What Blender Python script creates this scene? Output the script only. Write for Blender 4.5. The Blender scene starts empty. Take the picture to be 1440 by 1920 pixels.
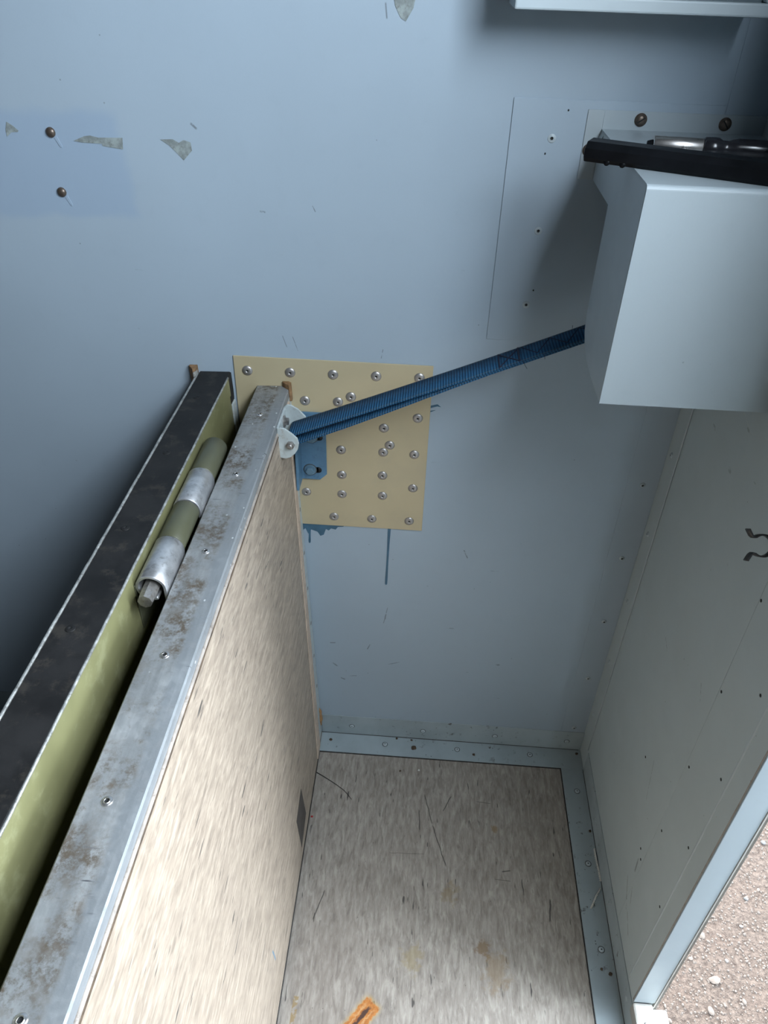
import bpy, bmesh, math, random
from mathutils import Vector, Matrix

random.seed(7)
PI = math.pi
scene = bpy.context.scene
COL = scene.collection

# ------------------------------------------------------------------ camera
cam_d = bpy.data.cameras.new('camera')
cam_d.sensor_fit = 'VERTICAL'
cam_d.sensor_height = 24.0
cam_d.lens = 1425.0 * 24.0 / 1920.0
cam_d.clip_start = 0.02
cam = bpy.data.objects.new('camera', cam_d)
COL.objects.link(cam)
_p, _y, _r = math.radians(-37.0556), math.radians(-2.6467), math.radians(1.881)
_f = Vector((math.sin(_y) * math.cos(_p), math.cos(_y) * math.cos(_p), math.sin(_p)))
_rt = _f.cross(Vector((0, 0, 1))).normalized()
_up = _rt.cross(_f)
_r2 = math.cos(_r) * _rt + math.sin(_r) * _up
_u2 = -math.sin(_r) * _rt + math.cos(_r) * _up
cam.matrix_world = Matrix(((_r2.x, _u2.x, -_f.x, -0.395), (_r2.y, _u2.y, -_f.y, -1.0322),
                           (_r2.z, _u2.z, -_f.z, 1.3936), (0, 0, 0, 1)))
scene.camera = cam

# ------------------------------------------------------------------ sky, sun, exposure
world = bpy.data.worlds.new('world')
scene.world = world
world.use_nodes = True
wn = world.node_tree
bg = wn.nodes['Background']
bg.inputs['Color'].default_value = (0.78, 0.89, 1.0, 1)
bg.inputs['Strength'].default_value = 15.0
sun_d = bpy.data.lights.new('sun', 'SUN')
sun_d.energy = 15.0
sun_d.angle = math.radians(0.6)
sun_d.color = (1.0, 0.95, 0.87)
sun = bpy.data.objects.new('sun', sun_d)
COL.objects.link(sun)
sun.rotation_euler = Vector((0.06, -0.80, -0.80)).to_track_quat('-Z', 'Y').to_euler()
# doorway in the right wall: a wide upper opening above an added light-blocking panel, and a gap beside it down to the sill
DOOR_Y0, DOOR_Y1, DOOR_Z0, DOOR_Z1 = -0.515, -1.50, 0.07, 2.02  # unseen top and far edge set to shape the incoming light
BLOCK_Y, BLOCK_Z = -0.78, 1.55
# portals guide the sampling of the sky through both openings; they give off nothing themselves
for (ya, yb, za, zb) in ((DOOR_Y0, DOOR_Y1, BLOCK_Z, DOOR_Z1), (DOOR_Y0, BLOCK_Y, DOOR_Z0, BLOCK_Z)):
    pd = bpy.data.lights.new('door_portal', 'AREA')
    pd.shape = 'RECTANGLE'
    pd.size = ya - yb
    pd.size_y = zb - za
    pd.cycles.is_portal = True
    po = bpy.data.objects.new('door_portal', pd)
    COL.objects.link(po)
    po.matrix_world = Matrix(((0, 0, 1, 0.03), (1, 0, 0, (ya + yb) / 2), (0, 1, 0, (za + zb) / 2), (0, 0, 0, 1)))
scene.view_settings.view_transform = 'Standard'
scene.view_settings.look = 'None'
scene.view_settings.exposure = 0.92
scene.view_settings.gamma = 1.0
scene.view_settings.use_curve_mapping = False
try:
    scene.cycles.max_bounces = 8
    scene.cycles.diffuse_bounces = 5
except Exception:
    pass

# ------------------------------------------------------------------ node helpers
class NT:
    def __init__(self, name):
        self.m = bpy.data.materials.new(name)
        self.m.use_nodes = True
        self.t = self.m.node_tree
        self.b = self.t.nodes['Principled BSDF']
        self.co = self.n('ShaderNodeTexCoord').outputs['Object']
    def n(self, typ, **kw):
        nd = self.t.nodes.new(typ)
        for k, v in kw.items():
            setattr(nd, k, v)
        return nd
    def l(self, a, b):
        self.t.links.new(a, b)
    def put(self, sock, v):
        if hasattr(v, 'is_output') or isinstance(v, bpy.types.NodeSocket):
            self.l(v, sock)
        elif isinstance(v, (tuple, list)) and len(v) == 3 and sock.type == 'RGBA':
            sock.default_value = (*v, 1)
        else:
            sock.default_value = v
    def math(self, op, a, b=None, c=None, clamp=False):
        nd = self.n('ShaderNodeMath', operation=op, use_clamp=clamp)
        self.put(nd.inputs[0], a)
        if b is not None: self.put(nd.inputs[1], b)
        if c is not None: self.put(nd.inputs[2], c)
        return nd.outputs[0]
    def vmath(self, op, a, b=None):
        nd = self.n('ShaderNodeVectorMath', operation=op)
        self.put(nd.inputs[0], a)
        if b is not None: self.put(nd.inputs[1], b)
        return nd
    def mapv(self, scale=(1, 1, 1), loc=(0, 0, 0), rot=(0, 0, 0), co=None):
        nd = self.n('ShaderNodeMapping')
        self.put(nd.inputs['Vector'], co or self.co)
        nd.inputs['Scale'].default_value = scale
        nd.inputs['Location'].default_value = loc
        nd.inputs['Rotation'].default_value = rot
        return nd.outputs[0]
    def noise(self, scale, detail=3, rough=0.55, co=None, dist=0.0):
        nd = self.n('ShaderNodeTexNoise')
        self.put(nd.inputs['Vector'], co or self.co)
        nd.inputs['Scale'].default_value = scale
        nd.inputs['Detail'].default_value = detail
        nd.inputs['Roughness'].default_value = rough
        nd.inputs['Distortion'].default_value = dist
        return nd.outputs['Fac']
    def voro(self, scale, co=None, out='Distance', rnd=1.0):
        nd = self.n('ShaderNodeTexVoronoi')
        self.put(nd.inputs['Vector'], co or self.co)
        nd.inputs['Scale'].default_value = scale
        nd.inputs['Randomness'].default_value = rnd
        return nd.outputs[out]
    def ss(self, v, lo, hi, a=0.0, b=1.0):
        nd = self.n('ShaderNodeMapRange', interpolation_type='SMOOTHSTEP')
        self.put(nd.inputs['Value'], v)
        nd.inputs['From Min'].default_value = lo
        nd.inputs['From Max'].default_value = hi
        nd.inputs['To Min'].default_value = a
        nd.inputs['To Max'].default_value = b
        return nd.outputs[0]
    def mix(self, fac, a, b, mode='MIX'):
        nd = self.n('ShaderNodeMix', data_type='RGBA', blend_type=mode)
        self.put(nd.inputs[0], fac)
        self.put(nd.inputs[6], a)
        self.put(nd.inputs[7], b)
        return nd.outputs[2]
    def ramp(self, fac, stops):
        nd = self.n('ShaderNodeValToRGB')
        cr = nd.color_ramp
        while len(cr.elements) < len(stops):
            cr.elements.new(0.5)
        for e, (p, c) in zip(cr.elements, stops):
            e.position = p
            e.color = (*c, 1)
        self.put(nd.inputs[0], fac)
        return nd.outputs[0]
    def bump(self, h, strength=0.2, dist=0.001):
        nd = self.n('ShaderNodeBump')
        self.put(nd.inputs['Height'], h)
        nd.inputs['Strength'].default_value = strength
        nd.inputs['Distance'].default_value = dist
        self.l(nd.outputs[0], self.b.inputs['Normal'])
    def fin(self, col, rough=0.5, metal=0.0, spec=0.5):
        self.put(self.b.inputs['Base Color'], col)
        self.put(self.b.inputs['Roughness'], rough)
        self.put(self.b.inputs['Metallic'], metal)
        self.b.inputs['Specular IOR Level'].default_value = spec
        return self.m
    def sep(self, co=None):
        nd = self.n('ShaderNodeSeparateXYZ')
        self.put(nd.inputs[0], co or self.co)
        return nd.outputs
    def seg(self, a, b, w, axes=(0, 1), wob=0.0, co=None):
        """mask of a thin scratch between two points, in metres, in the plane of two axes"""
        s = self.sep(co)
        u, v = s[axes[0]], s[axes[1]]
        dx, dy = b[0] - a[0], b[1] - a[1]
        L = math.hypot(dx, dy)
        dx, dy = dx / L, dy / L
        pu = self.math('SUBTRACT', u, a[0])
        pv = self.math('SUBTRACT', v, a[1])
        t = self.math('ADD', self.math('MULTIPLY', pu, dx), self.math('MULTIPLY', pv, dy))
        d = self.math('SUBTRACT', self.math('MULTIPLY', pu, dy), self.math('MULTIPLY', pv, dx))
        if wob:
            d = self.math('ADD', d, self.math('MULTIPLY', self.math('SUBTRACT', self.noise(40), 0.5), wob))
        d = self.math('ABSOLUTE', d)
        e = self.math('ABSOLUTE', self.math('SUBTRACT', t, L / 2))
        m1 = self.ss(d, w * 0.35, w, 1, 0)
        m2 = self.ss(e, L / 2 * 0.85, L / 2 + w, 1, 0)
        return self.math('MULTIPLY', m1, m2)
    def maxm(self, ms):
        r = ms[0]
        for m in ms[1:]:
            r = self.math('MAXIMUM', r, m)
        return r

def paint(name, base, rough=0.42, scuff=0.5, marks=(), axes=(0, 2), speck=0.5, extra=None):
    t = NT(name)
    big = t.noise(2.3, 3, 0.5)
    c = t.mix(t.ss(big, 0.3, 0.7), tuple(x * 0.955 for x in base), tuple(min(1, x * 1.035) for x in base))
    fine = t.noise(38, 5, 0.65)
    c = t.mix(t.ss(fine, 0.5, 0.9, 0, 0.10), c, tuple(x * 0.6 for x in base))
    if extra: c = extra(t, c)
    # sparse dark scuffs and chips
    if scuff:
        sc = t.noise(1.0, 3, 0.6, co=t.mapv((26, 26, 90) if axes == (0, 2) else (60, 20, 60), rot=(0.2, 0.5, 0.1)))
        zone = t.noise(4.5, 2, 0.5, co=t.mapv(loc=(3, 1, 5)))
        m = t.math('MULTIPLY', t.ss(sc, 0.70, 0.74), t.ss(zone, 0.52, 0.62))
        c = t.mix(t.math('MULTIPLY', m, scuff), c, (0.10, 0.11, 0.11))
    if speck:
        v = t.voro(46)
        g = t.noise(9, 2, 0.5, co=t.mapv(loc=(7, 2, 1)))
        m = t.math('MULTIPLY', t.ss(v, 0.035, 0.06, 1, 0), t.ss(g, 0.55, 0.6))
        c = t.mix(t.math('MULTIPLY', m, speck), c, (0.07, 0.07, 0.065))
    if marks:
        mm = t.maxm([t.seg(a, b, w, axes, 0.002) for a, b, w in marks])
        brk = t.ss(t.noise(130, 3, 0.6), 0.36, 0.5)
        c = t.mix(t.math('MULTIPLY', t.math('MULTIPLY', mm, brk), 0.62), c, (0.09, 0.10, 0.105))
    t.bump(t.math('ADD', t.noise(420, 2, 0.5), t.math('MULTIPLY', big, 2.0)), 0.10, 0.0006)
    return t.fin(c, t.ss(t.noise(14, 3), 0.3, 0.7, rough - 0.05, rough + 0.07), 0, 0.4)

PAINT = (0.375, 0.453, 0.523)

def wall_extra(t, c):
    # a repainted, bluer rectangle around the two blind rivets
    s = t.sep()
    wob = t.math('MULTIPLY', t.math('SUBTRACT', t.noise(9, 3), 0.5), 0.05)
    x = t.math('ADD', s[0], wob)
    z = t.math('ADD', s[2], wob)
    mx = t.ss(t.math('ABSOLUTE', t.math('ADD', x, 0.885)), 0.085, 0.105, 1, 0)
    mz = t.ss(t.math('ABSOLUTE', t.math('SUBTRACT', z, 1.145)), 0.058, 0.074, 1, 0)
    return t.mix(t.math('MULTIPLY', t.math('MULTIPLY', mx, mz), 0.55), c, (0.30, 0.395, 0.52))

WALL_MARKS = [
    ((-.430, .390), (-.437, .345), .0010), ((-.4325, .372), (-.434, .358), .0016), ((-.462, .285), (-.467, .272), .0016),
    ((-.54, .283), (-.530, .284), .0018), ((-.535, .225), (-.527, .216), .0022), ((-.50, .19), (-.488, .191), .0016),
    ((-.425, .232), (-.402, .240), .0012), ((-.52, .182), (-.512, .178), .0024), ((-.30, .54), (-.292, .522), .0016),
    ((-.21, .2515), (-.205, .252), .0026), ((-.62, 1.10), (-.614, 1.099), .0016), ((-.55, 1.11), (-.5465, 1.1025), .0010),
    ((-.46, 1.335), (-.458, 1.32), .0012),
    ((-.600, .925), (-.594, .907), .0008), ((-.585, .925), (-.578, .902), .0007),
    ((-.452, .912), (-.4545, .897), .0008), ((-.70, 1.202), (-.694, 1.197), .002),
]
def right_extra(t, c):
    # long pale scratch under the shroud
    m = t.seg((-.150, .960), (-.235, .935), .0011, (1, 2))
    return t.mix(t.math('MULTIPLY', m, 0.7), c, (0.5, 0.54, 0.54))
M = {}
M['wall'] = paint('wall_paint', PAINT, 0.40, 0.35, WALL_MARKS, (0, 2), 0.45, wall_extra)
RIGHT_MARKS = [((-.30, .40), (-.325, .32), .0008), ((-.36, .16), (-.395, .115), .002),
               ((-.37, .23), (-.374, .2), .003), ((-.40, .12), (-.43, .10), .0018), ((-.385, .17), (-.40, .14), .0016),
               ((-.34, .62), (-.355, .60), .0012), ((-.2, .56), (-.22, .55), .001)]
M['wall_r'] = paint('wall_paint_right', (0.445, 0.508, 0.520), 0.42, 0.4, RIGHT_MARKS, (1, 2), 0.6, right_extra)
M['paint'] = paint('painted_metal', PAINT, 0.40, 0.25, (), (0, 2), 0.25)
M['paint_lt'] = paint('painted_metal_pale', (0.46, 0.525, 0.555), 0.40, 0.3, (), (0, 2), 0.35)
M['box'] = paint('shroud_paint', (0.405, 0.462, 0.492), 0.36, 0.22, (), (0, 2), 0.3)

def mk_trim():
    t = NT('floor_trim_paint')
    base = (0.395, 0.462, 0.49)
    n = t.noise(7, 4, 0.6)
    c = t.mix(t.ss(n, 0.35, 0.7), base, tuple(x * 0.80 for x in base))
    d = t.noise(60, 6, 0.7)
    z = t.noise(11, 3, 0.6, co=t.mapv(loc=(2, 3, 1)))
    c = t.mix(t.math('MULTIPLY', t.ss(d, 0.58, 0.68), t.ss(z, 0.42, 0.62)), c, (0.09, 0.085, 0.075))
    v = t.math('MULTIPLY', t.ss(t.voro(75), 0.05, 0.09, 1, 0), t.ss(t.noise(13, 2), 0.47, 0.55))
    c = t.mix(v, c, (0.04, 0.04, 0.035))
    t.bump(d, 0.15, 0.0006)
    return t.fin(c, 0.42, 0, 0.45)
M['trim'] = mk_trim()
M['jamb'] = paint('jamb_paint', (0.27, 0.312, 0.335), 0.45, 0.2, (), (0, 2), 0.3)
M['leaf'] = paint('light_block_dark', (0.06, 0.067, 0.07), 0.6, 0, (), (0, 2), 0)  # near-black colour of the added outer panel, dims the jamb
M['low_bounce'] = paint('low_bounce_grey', (0.07, 0.073, 0.076), 0.6, 0, (), (0, 2), 0)  # dark grey given to unseen walls and ceiling to cut bounced light

def mk_vinyl(name, dirt=0.5, rust=False, tint=(1, 1, 1)):
    t = NT(name)
    T = lambda c: tuple(a * b for a, b in zip(c, tint))
    warp = t.noise(16, 2)
    cx = t.mapv((125, 27, 125))
    s1 = t.noise(1.0, 4, 0.62, co=cx, dist=0.6)
    s2 = t.noise(1.0, 3, 0.55, co=t.mapv((230, 55, 230), loc=(5, 1, 3)), dist=0.6)
    c = t.ramp(s1, [(0.30, T((0.33, 0.295, 0.265))), (0.44, T((0.455, 0.41, 0.365))), (0.55, T((0.53, 0.48, 0.43))), (0.68, T((0.66, 0.61, 0.55)))])
    c = t.mix(t.ss(s2, 0.50, 0.72, 0, 0.55), c, T((0.70, 0.655, 0.60)))
    c = t.mix(t.ss(s2, 0.30, 0.44, 0.45, 0), c, T((0.30, 0.27, 0.25)))
    # dark lengthwise flecks
    f = t.noise(1.0, 2, 0.5, co=t.mapv((170, 24, 170), loc=(1, 8, 2)))
    sp = t.noise(10, 2, 0.5, co=t.mapv(loc=(4, 4, 4)))
    fm = t.math('MULTIPLY', t.ss(f, 0.668, 0.70), t.ss(sp, 0.44, 0.56))
    c = t.mix(t.math('MULTIPLY', fm, 0.9), c, (0.06, 0.055, 0.05))
    # grime
    g = t.noise(5.5, 4, 0.6)
    c = t.mix(t.ss(g, 0.45, 0.75, 0, dirt * 0.55), c, (0.20, 0.165, 0.14))
    v = t.math('MULTIPLY', t.ss(t.voro(90), 0.05, 0.08, 1, 0), t.ss(t.noise(12, 2), 0.52, 0.6))
    c = t.mix(t.math('MULTIPLY', v, dirt), c, (0.06, 0.05, 0.045))
    if rust:
        mk = t.maxm([t.seg(a, b, w, (0, 1), wb) for a, b, w, wb in (
            ((-.335, -.135), (-.318, -.20), .0012, .006), ((-.318, -.20), (-.290, -.285), .0014, .006), ((-.28, -.135), (-.297, -.17), .0013, .004),
            ((-.40, -.265), (-.33, -.262), .0005, .004), ((-.23, -.143), (-.20, -.145), .0007, .001),
            ((-.185, -.285), (-.17, -.282), .0016, .002), ((-.345, -.17), (-.342, -.215), .0013, .003),
            ((-.20, -.30), (-.17, -.302), .0007, .002), ((-.527, -.40), (-.512, -.345), .0016, .004), ((-.10, -.33), (-.105, -.37), .0022, .004))])
        c = t.mix(t.math('MULTIPLY', mk, 0.8), c, (0.05, 0.045, 0.04))
        # faint ochre stains
        for (px, py, r, cc, k) in ((-.225, -.425, .016, (0.20, 0.13, 0.07), .8), (-.205, -.46, .03, (0.26, 0.18, 0.10), .5), (-.285, -.33, .02, (0.27, 0.20, 0.11), .55),
                                   (-.195, -.20, .009, (0.26, 0.17, 0.08), .7), (-.35, -.45, .022, (0.29, 0.22, 0.10), .5)):
            d = t.vmath('DISTANCE', t.vmath('MULTIPLY', t.co, (1, .75, 0)).outputs[0], (px, py * .75, 0)).outputs['Value']
            d = t.math('ADD', d, t.math('MULTIPLY', t.math('SUBTRACT', t.noise(60, 4, 0.7), 0.5), r * 3.4))
            c = t.mix(t.ss(d, r * .3, r, k, 0), c, cc)
        # the rust print: a rotated oblong with a dark torn core
        q = t.mapv((1, 1, 1), loc=(0, 0, 0), rot=(0, 0, 0), co=t.vmath('SUBTRACT', t.co, (-.4290, -.5470, 0)).outputs[0])
        rot = t.n('ShaderNodeVectorRotate', rotation_type='Z_AXIS')
        t.l(q, rot.inputs['Vector'])
        rot.inputs['Angle'].default_value = math.radians(-51)
        s = t.sep(rot.outputs[0])
        wob = t.math('MULTIPLY', t.math('SUBTRACT', t.noise(90, 4, 0.7), 0.5), 0.012)
        ax = t.math('ADD', t.math('ABSOLUTE', s[0]), wob)
        ay = t.math('ADD', t.math('ABSOLUTE', s[1]), wob)
        m0 = t.math('MULTIPLY', t.ss(ax, .026, .040, 1, 0), t.ss(ay, .010, .021, 1, 0))
        m1 = t.math('MULTIPLY', t.ss(ax, .029, .033, 1, 0), t.ss(ay, .0125, .0155, 1, 0))
        c = t.mix(t.math('MULTIPLY', m0, 0.8), c, (0.50, 0.34, 0.13))
        rc = t.ramp(t.noise(75, 5, 0.7), [(0.35, (0.27, 0.09, 0.025)), (0.5, (0.45, 0.17, 0.04)), (0.65, (0.55, 0.26, 0.09))])
        c = t.mix(m1, c, rc)
        m2 = t.math('MULTIPLY', t.ss(ax, .018, .026, 1, 0), t.ss(ay, .0015, .0045, 1, 0))
        c = t.mix(m2, c, (0.07, 0.035, 0.025))
        m3 = t.math('MULTIPLY', t.ss(t.math('ABSOLUTE', t.math('SUBTRACT', ay, .0075)), .0, .0022, 1, 0), t.ss(ax, .015, .028, 1, 0))
        c = t.mix(t.math('MULTIPLY', m3, 0.5), c, (0.60, 0.40, 0.20))
        # narrow brown tape mark at the left edge
        sw = t.sep(t.vmath('SUBTRACT', t.co, (-.537, -.55, 0)).outputs[0])
        m4 = t.math('MULTIPLY', t.ss(t.math('ABSOLUTE', sw[0]), .004, .005, 1, 0), t.ss(t.math('ABSOLUTE', sw[1]), .026, .029, 1, 0))
        m4 = t.math('MULTIPLY', m4, t.ss(t.noise(140, 3), 0.40, 0.55))
        c = t.mix(t.math('MULTIPLY', m4, 0.8), c, (0.28, 0.19, 0.08))
    else:
        mk = t.maxm([t.seg(a, b, w, (1, 2), wb) for a, b, w, wb in (
            ((-.62, .60), (-.66, .52), .0006, .01), ((-.72, .50), (-.60, .44), .0006, .02), ((-.50, .70), (-.54, .71), .0006, .004),
            ((-.66, .42), (-.57, .42), .0005, .01), ((-.56, .62), (-.60, .56), .0006, .01))])
        c = t.mix(t.math('MULTIPLY', mk, 0.5), c, (0.12, 0.09, 0.07))
        bl = t.seg((-.515, .115), (-.520, .155), .0028, (1, 2), 0.003)
        c = t.mix(t.math('MULTIPLY', bl, 0.8), c, (0.08, 0.20, 0.30))
    t.bump(s1, 0.12, 0.0006)
    return t.fin(c, 0.55, 0, 0.35)
M['vinyl_floor'] = mk_vinyl('streaked_vinyl_floor', 0.75, True, (0.65, 0.63, 0.61))
M['vinyl_panel'] = mk_vinyl('streaked_vinyl_panel', 0.25, False, (0.725, 0.645, 0.56))

def mk_worn():
    t = NT('worn_trim_metal')
    base = t.ramp(t.noise(1.0, 4, 0.6, co=t.mapv((60, 9, 60))), [(0.3, (0.19, 0.195, 0.195)), (0.5, (0.265, 0.272, 0.272)), (0.72, (0.37, 0.375, 0.372))])
    z = t.noise(13, 5, 0.7)
    d = t.noise(110, 7, 0.78)
    rim = t.ss(t.sep()[0], -.019, -.011)
    dirty = t.math('SUBTRACT', 1.0, t.math('MULTIPLY', rim, 0.85))
    base = t.mix(t.math('MULTIPLY', rim, 0.5), base, (0.235, 0.255, 0.272))
    c = t.mix(t.math('MULTIPLY', t.math('MULTIPLY', t.ss(d, 0.40, 0.60), t.ss(z, 0.36, 0.62)), dirty), base, (0.10, 0.078, 0.056))
    c = t.mix(t.math('MULTIPLY', t.math('MULTIPLY', t.ss(t.noise(46, 7, 0.78), 0.55, 0.68), dirty), 0.7), c, (0.115, 0.082, 0.052))
    v = t.voro(70, co=t.mapv((1, .7, 1)))
    c = t.mix(t.math('MULTIPLY', t.ss(v, 0.06, 0.11, 1, 0), t.ss(t.noise(9, 2, co=t.mapv(loc=(5, 5, 5))), 0.45, 0.55)), c, (0.62, 0.63, 0.63))
    sc = t.noise(1.0, 2, 0.5, co=t.mapv((30, 240, 30), rot=(0, 0, 0.25)))
    c = t.mix(t.math('MULTIPLY', t.ss(sc, 0.66, 0.72), t.ss(t.noise(7, 2, co=t.mapv(loc=(1, 9, 1))), 0.5, 0.6)), c, (0.09, 0.09, 0.10))
    t.bump(d, 0.25, 0.0008)
    return t.fin(c, t.ss(d, 0.4, 0.7, 0.46, 0.66), t.ss(d, 0.45, 0.6, 0.30, 0.08), 0.4)
M['worn'] = mk_worn()

def simple(name, col, rough=0.5, metal=0.0, var=0.12, scale=30, spec=0.5, bump=0.0, dirt=None, dirt_amt=0.5):
    t = NT(name)
    n = t.noise(scale, 4, 0.6)
    c = t.mix(t.ss(n, 0.3, 0.7), tuple(x * (1 - var) for x in col), tuple(min(1, x * (1 + var)) for x in col))
    if dirt:
        c = t.mix(t.ss(t.noise(scale * 2.3, 5, 0.7, co=t.mapv(loc=(3, 7, 2))), 0.52, 0.68, 0, dirt_amt), c, dirt)
    if bump:
        t.bump(t.noise(scale * 8, 3), bump, 0.0006)
    return t.fin(c, t.ss(n, 0.3, 0.7, max(0.05, rough - 0.06), rough + 0.06), metal, spec)

M['yellow'] = simple('straw_chromate_plate', (0.535, 0.452, 0.292), 0.36, 0.12, 0.05, 4, 0.5, 0, (0.40, 0.36, 0.27), 0.18)
M['alu'] = simple('bright_aluminium', (0.62, 0.60, 0.59), 0.28, 0.9, 0.1, 60)
M['rivet_alu'] = simple('satin_rivet_aluminium', (0.47, 0.445, 0.43), 0.42, 0.75, 0.1, 60)
M['grime'] = simple('grime_ring', (0.06, 0.062, 0.06), 0.7, 0, 0.3, 90)
M['alu_worn'] = simple('scuffed_aluminium', (0.52, 0.52, 0.53), 0.36, 0.75, 0.22, 45, 0.5, 0.1, (0.16, 0.14, 0.13), 0.5)
M['black'] = simple('hole_black', (0.008, 0.008, 0.008), 0.7, 0, 0.1)
M['dark_edge'] = simple('dark_gasket', (0.035, 0.032, 0.03), 0.7, 0, 0.4, 50, 0.3, 0.3, (0.14, 0.12, 0.10), 0.5)
M['black_top'] = simple('worn_black_edge', (0.015, 0.0145, 0.0145), 0.55, 0.0, 0.35, 22, 0.25, 0.15, (0.06, 0.052, 0.042), 0.4)
M['olive'] = simple('olive_drab_paint', (0.185, 0.178, 0.085), 0.42, 0.0, 0.12, 14, 0.45, 0.05, (0.40, 0.40, 0.24), 0.25)
M['olive_dk'] = simple('olive_hinge_paint', (0.082, 0.083, 0.050), 0.36, 0.0, 0.10, 26, 0.5, 0.05)
M['lip'] = simple('abraded_metal_lip', (0.42, 0.42, 0.40), 0.42, 0.6, 0.3, 110, 0.5, 0.3, (0.10, 0.09, 0.08), 0.7)
M['tan'] = simple('tan_adhesive', (0.56, 0.44, 0.345), 0.7, 0, 0.15, 40, 0.3, 0.3, (0.33, 0.24, 0.18), 0.5)
M['glue'] = simple('amber_glue', (0.36, 0.20, 0.09), 0.5, 0, 0.25, 90, 0.4, 0.3)
M['bead'] = simple('cream_sealant', (0.32, 0.28, 0.245), 0.6, 0, 0.2, 60, 0.3, 0.3, (0.14, 0.11, 0.09), 0.6)
M['wood'] = simple('torn_brown_fibre', (0.26, 0.15, 0.075), 0.75, 0, 0.35, 90, 0.3, 0.5, (0.10, 0.06, 0.03), 0.6)
M['creamwhite'] = simple('cream_white_paint', (0.34, 0.33, 0.30), 0.5, 0, 0.1, 60, 0.4, 0.1, (0.38, 0.32, 0.26), 0.5)
M['white_br'] = simple('chipped_white_paint', (0.46, 0.51, 0.51), 0.42, 0, 0.08, 45, 0.45, 0.1, (0.28, 0.22, 0.17), 0.45)
M['blue_br'] = simple('blue_bracket_paint', (0.098, 0.205, 0.315), 0.40, 0, 0.12, 40, 0.45, 0.1, (0.05, 0.10, 0.16), 0.4)
M['bolt_blue'] = simple('blue_grey_bolt', (0.135, 0.235, 0.31), 0.4, 0.1, 0.12, 60)
M['blue_drip'] = simple('blue_paint_run', (0.055, 0.135, 0.205), 0.35, 0, 0.12, 60)
M['steel'] = simple('dull_steel_bolt', (0.36, 0.34, 0.32), 0.36, 0.8, 0.2, 120, 0.5, 0.1, (0.16, 0.11, 0.08), 0.5)
M['bronze'] = simple('dark_bronze_screw', (0.16, 0.125, 0.10), 0.4, 0.7, 0.2, 120)
M['plastic'] = simple('black_plastic', (0.0045, 0.005, 0.0065), 0.42, 0, 0.3, 30, 0.2)
M['handle'] = simple('smoky_black_handle', (0.018, 0.018, 0.022), 0.16, 0, 0.2, 20, 0.6)
M['nickel'] = simple('satin_nickel', (0.56, 0.53, 0.51), 0.30, 0.95, 0.12, 60)
M['spring'] = simple('dark_spring_steel', (0.055, 0.05, 0.048), 0.45, 0.5, 0.3, 80)
M['recess'] = simple('dark_blue_recess', (0.10, 0.14, 0.155), 0.55, 0, 0.1, 8)
M['thread'] = simple('navy_thread', (0.012, 0.018, 0.045), 0.7, 0, 0.2, 200)
M['tie'] = simple('white_nylon', (0.80, 0.79, 0.74), 0.45, 0, 0.1, 80)
M['crumb'] = simple('brown_dirt', (0.085, 0.058, 0.038), 0.9, 0, 0.4, 120)
M['crumb_red'] = simple('red_plastic', (0.35, 0.02, 0.02), 0.5, 0, 0.1, 50)
M['residue'] = simple('grey_tape_residue', (0.265, 0.30, 0.295), 0.7, 0, 0.3, 70, 0.3, 0.3, (0.12, 0.12, 0.105), 0.6)
M['patch'] = simple('dark_patch', (0.062, 0.053, 0.047), 0.55, 0, 0.15, 40)
M['seal'] = simple('grey_rubber_seal', (0.10, 0.09, 0.075), 0.6, 0, 0.2, 60)

def mk_strap():
    t = NT('blue_webbing')
    uv = t.n('ShaderNodeTexCoord').outputs['UV']
    w = t.n('ShaderNodeTexWave', wave_type='BANDS', bands_direction='X')
    t.l(t.mapv((1, .35, 1), co=uv), w.inputs['Vector'])
    w.inputs['Scale'].default_value = 80      # u in metres
    w.inputs['Distortion'].default_value = 0.6
    w.inputs['Detail'].default_value = 1
    n = t.noise(60, 4, 0.6)
    c = t.mix(w.outputs['Fac'], (0.010, 0.048, 0.108), (0.027, 0.120, 0.232))
    c = t.mix(t.ss(n, 0.45, 0.75, 0, 0.5), c, (0.012, 0.05, 0.105))
    # olive-toned selvedge lines along both edges
    v = t.sep(uv)[1]
    e = t.math('ABSOLUTE', t.math('SUBTRACT', v, 0.5))
    c = t.mix(t.ss(t.math('ABSOLUTE', t.math('SUBTRACT', e, 0.455)), 0.010, 0.026, 0.55, 0), c, (0.13, 0.14, 0.11))
    h = t.math('ADD', t.math('MULTIPLY', w.outputs['Fac'], 1.0), t.math('MULTIPLY', t.noise(500, 2), 0.3))
    t.bump(h, 0.6, 0.0012)
    return t.fin(c, 0.72, 0, 0.25)
M['strap'] = mk_strap()

def mk_ground():
    t = NT('sandy_gravel_dirt')
    a = t.noise(9, 6, 0.7)
    b = t.noise(70, 5, 0.7)
    c = t.ramp(b, [(0.30, (0.018, 0.0115, 0.0085)), (0.45, (0.044, 0.032, 0.0255)), (0.60, (0.068, 0.051, 0.041)), (0.75, (0.092, 0.073, 0.060))])
    c = t.mix(t.ss(a, 0.45, 0.72, 0, 0.35), c, (0.058, 0.039, 0.030))
    v = t.voro(45)
    c = t.mix(t.ss(v, 0.10, 0.22, 0.35, 0), c, (0.108, 0.090, 0.079))
    h = t.math('ADD', t.math('MULTIPLY', b, 1.2), t.math('ADD', t.math('MULTIPLY', t.noise(260, 3, 0.7), 0.35), t.math('MULTIPLY', t.ss(v, 0.0, 0.3, 0.5, 0), 1.0)))
    t.bump(t.math('ADD', h, t.math('MULTIPLY', t.noise(24, 5, 0.65), 1.6)), 1.0, 0.03)
    return t.fin(c, 0.95, 0, 0.15)
M['ground'] = mk_ground()
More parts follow.
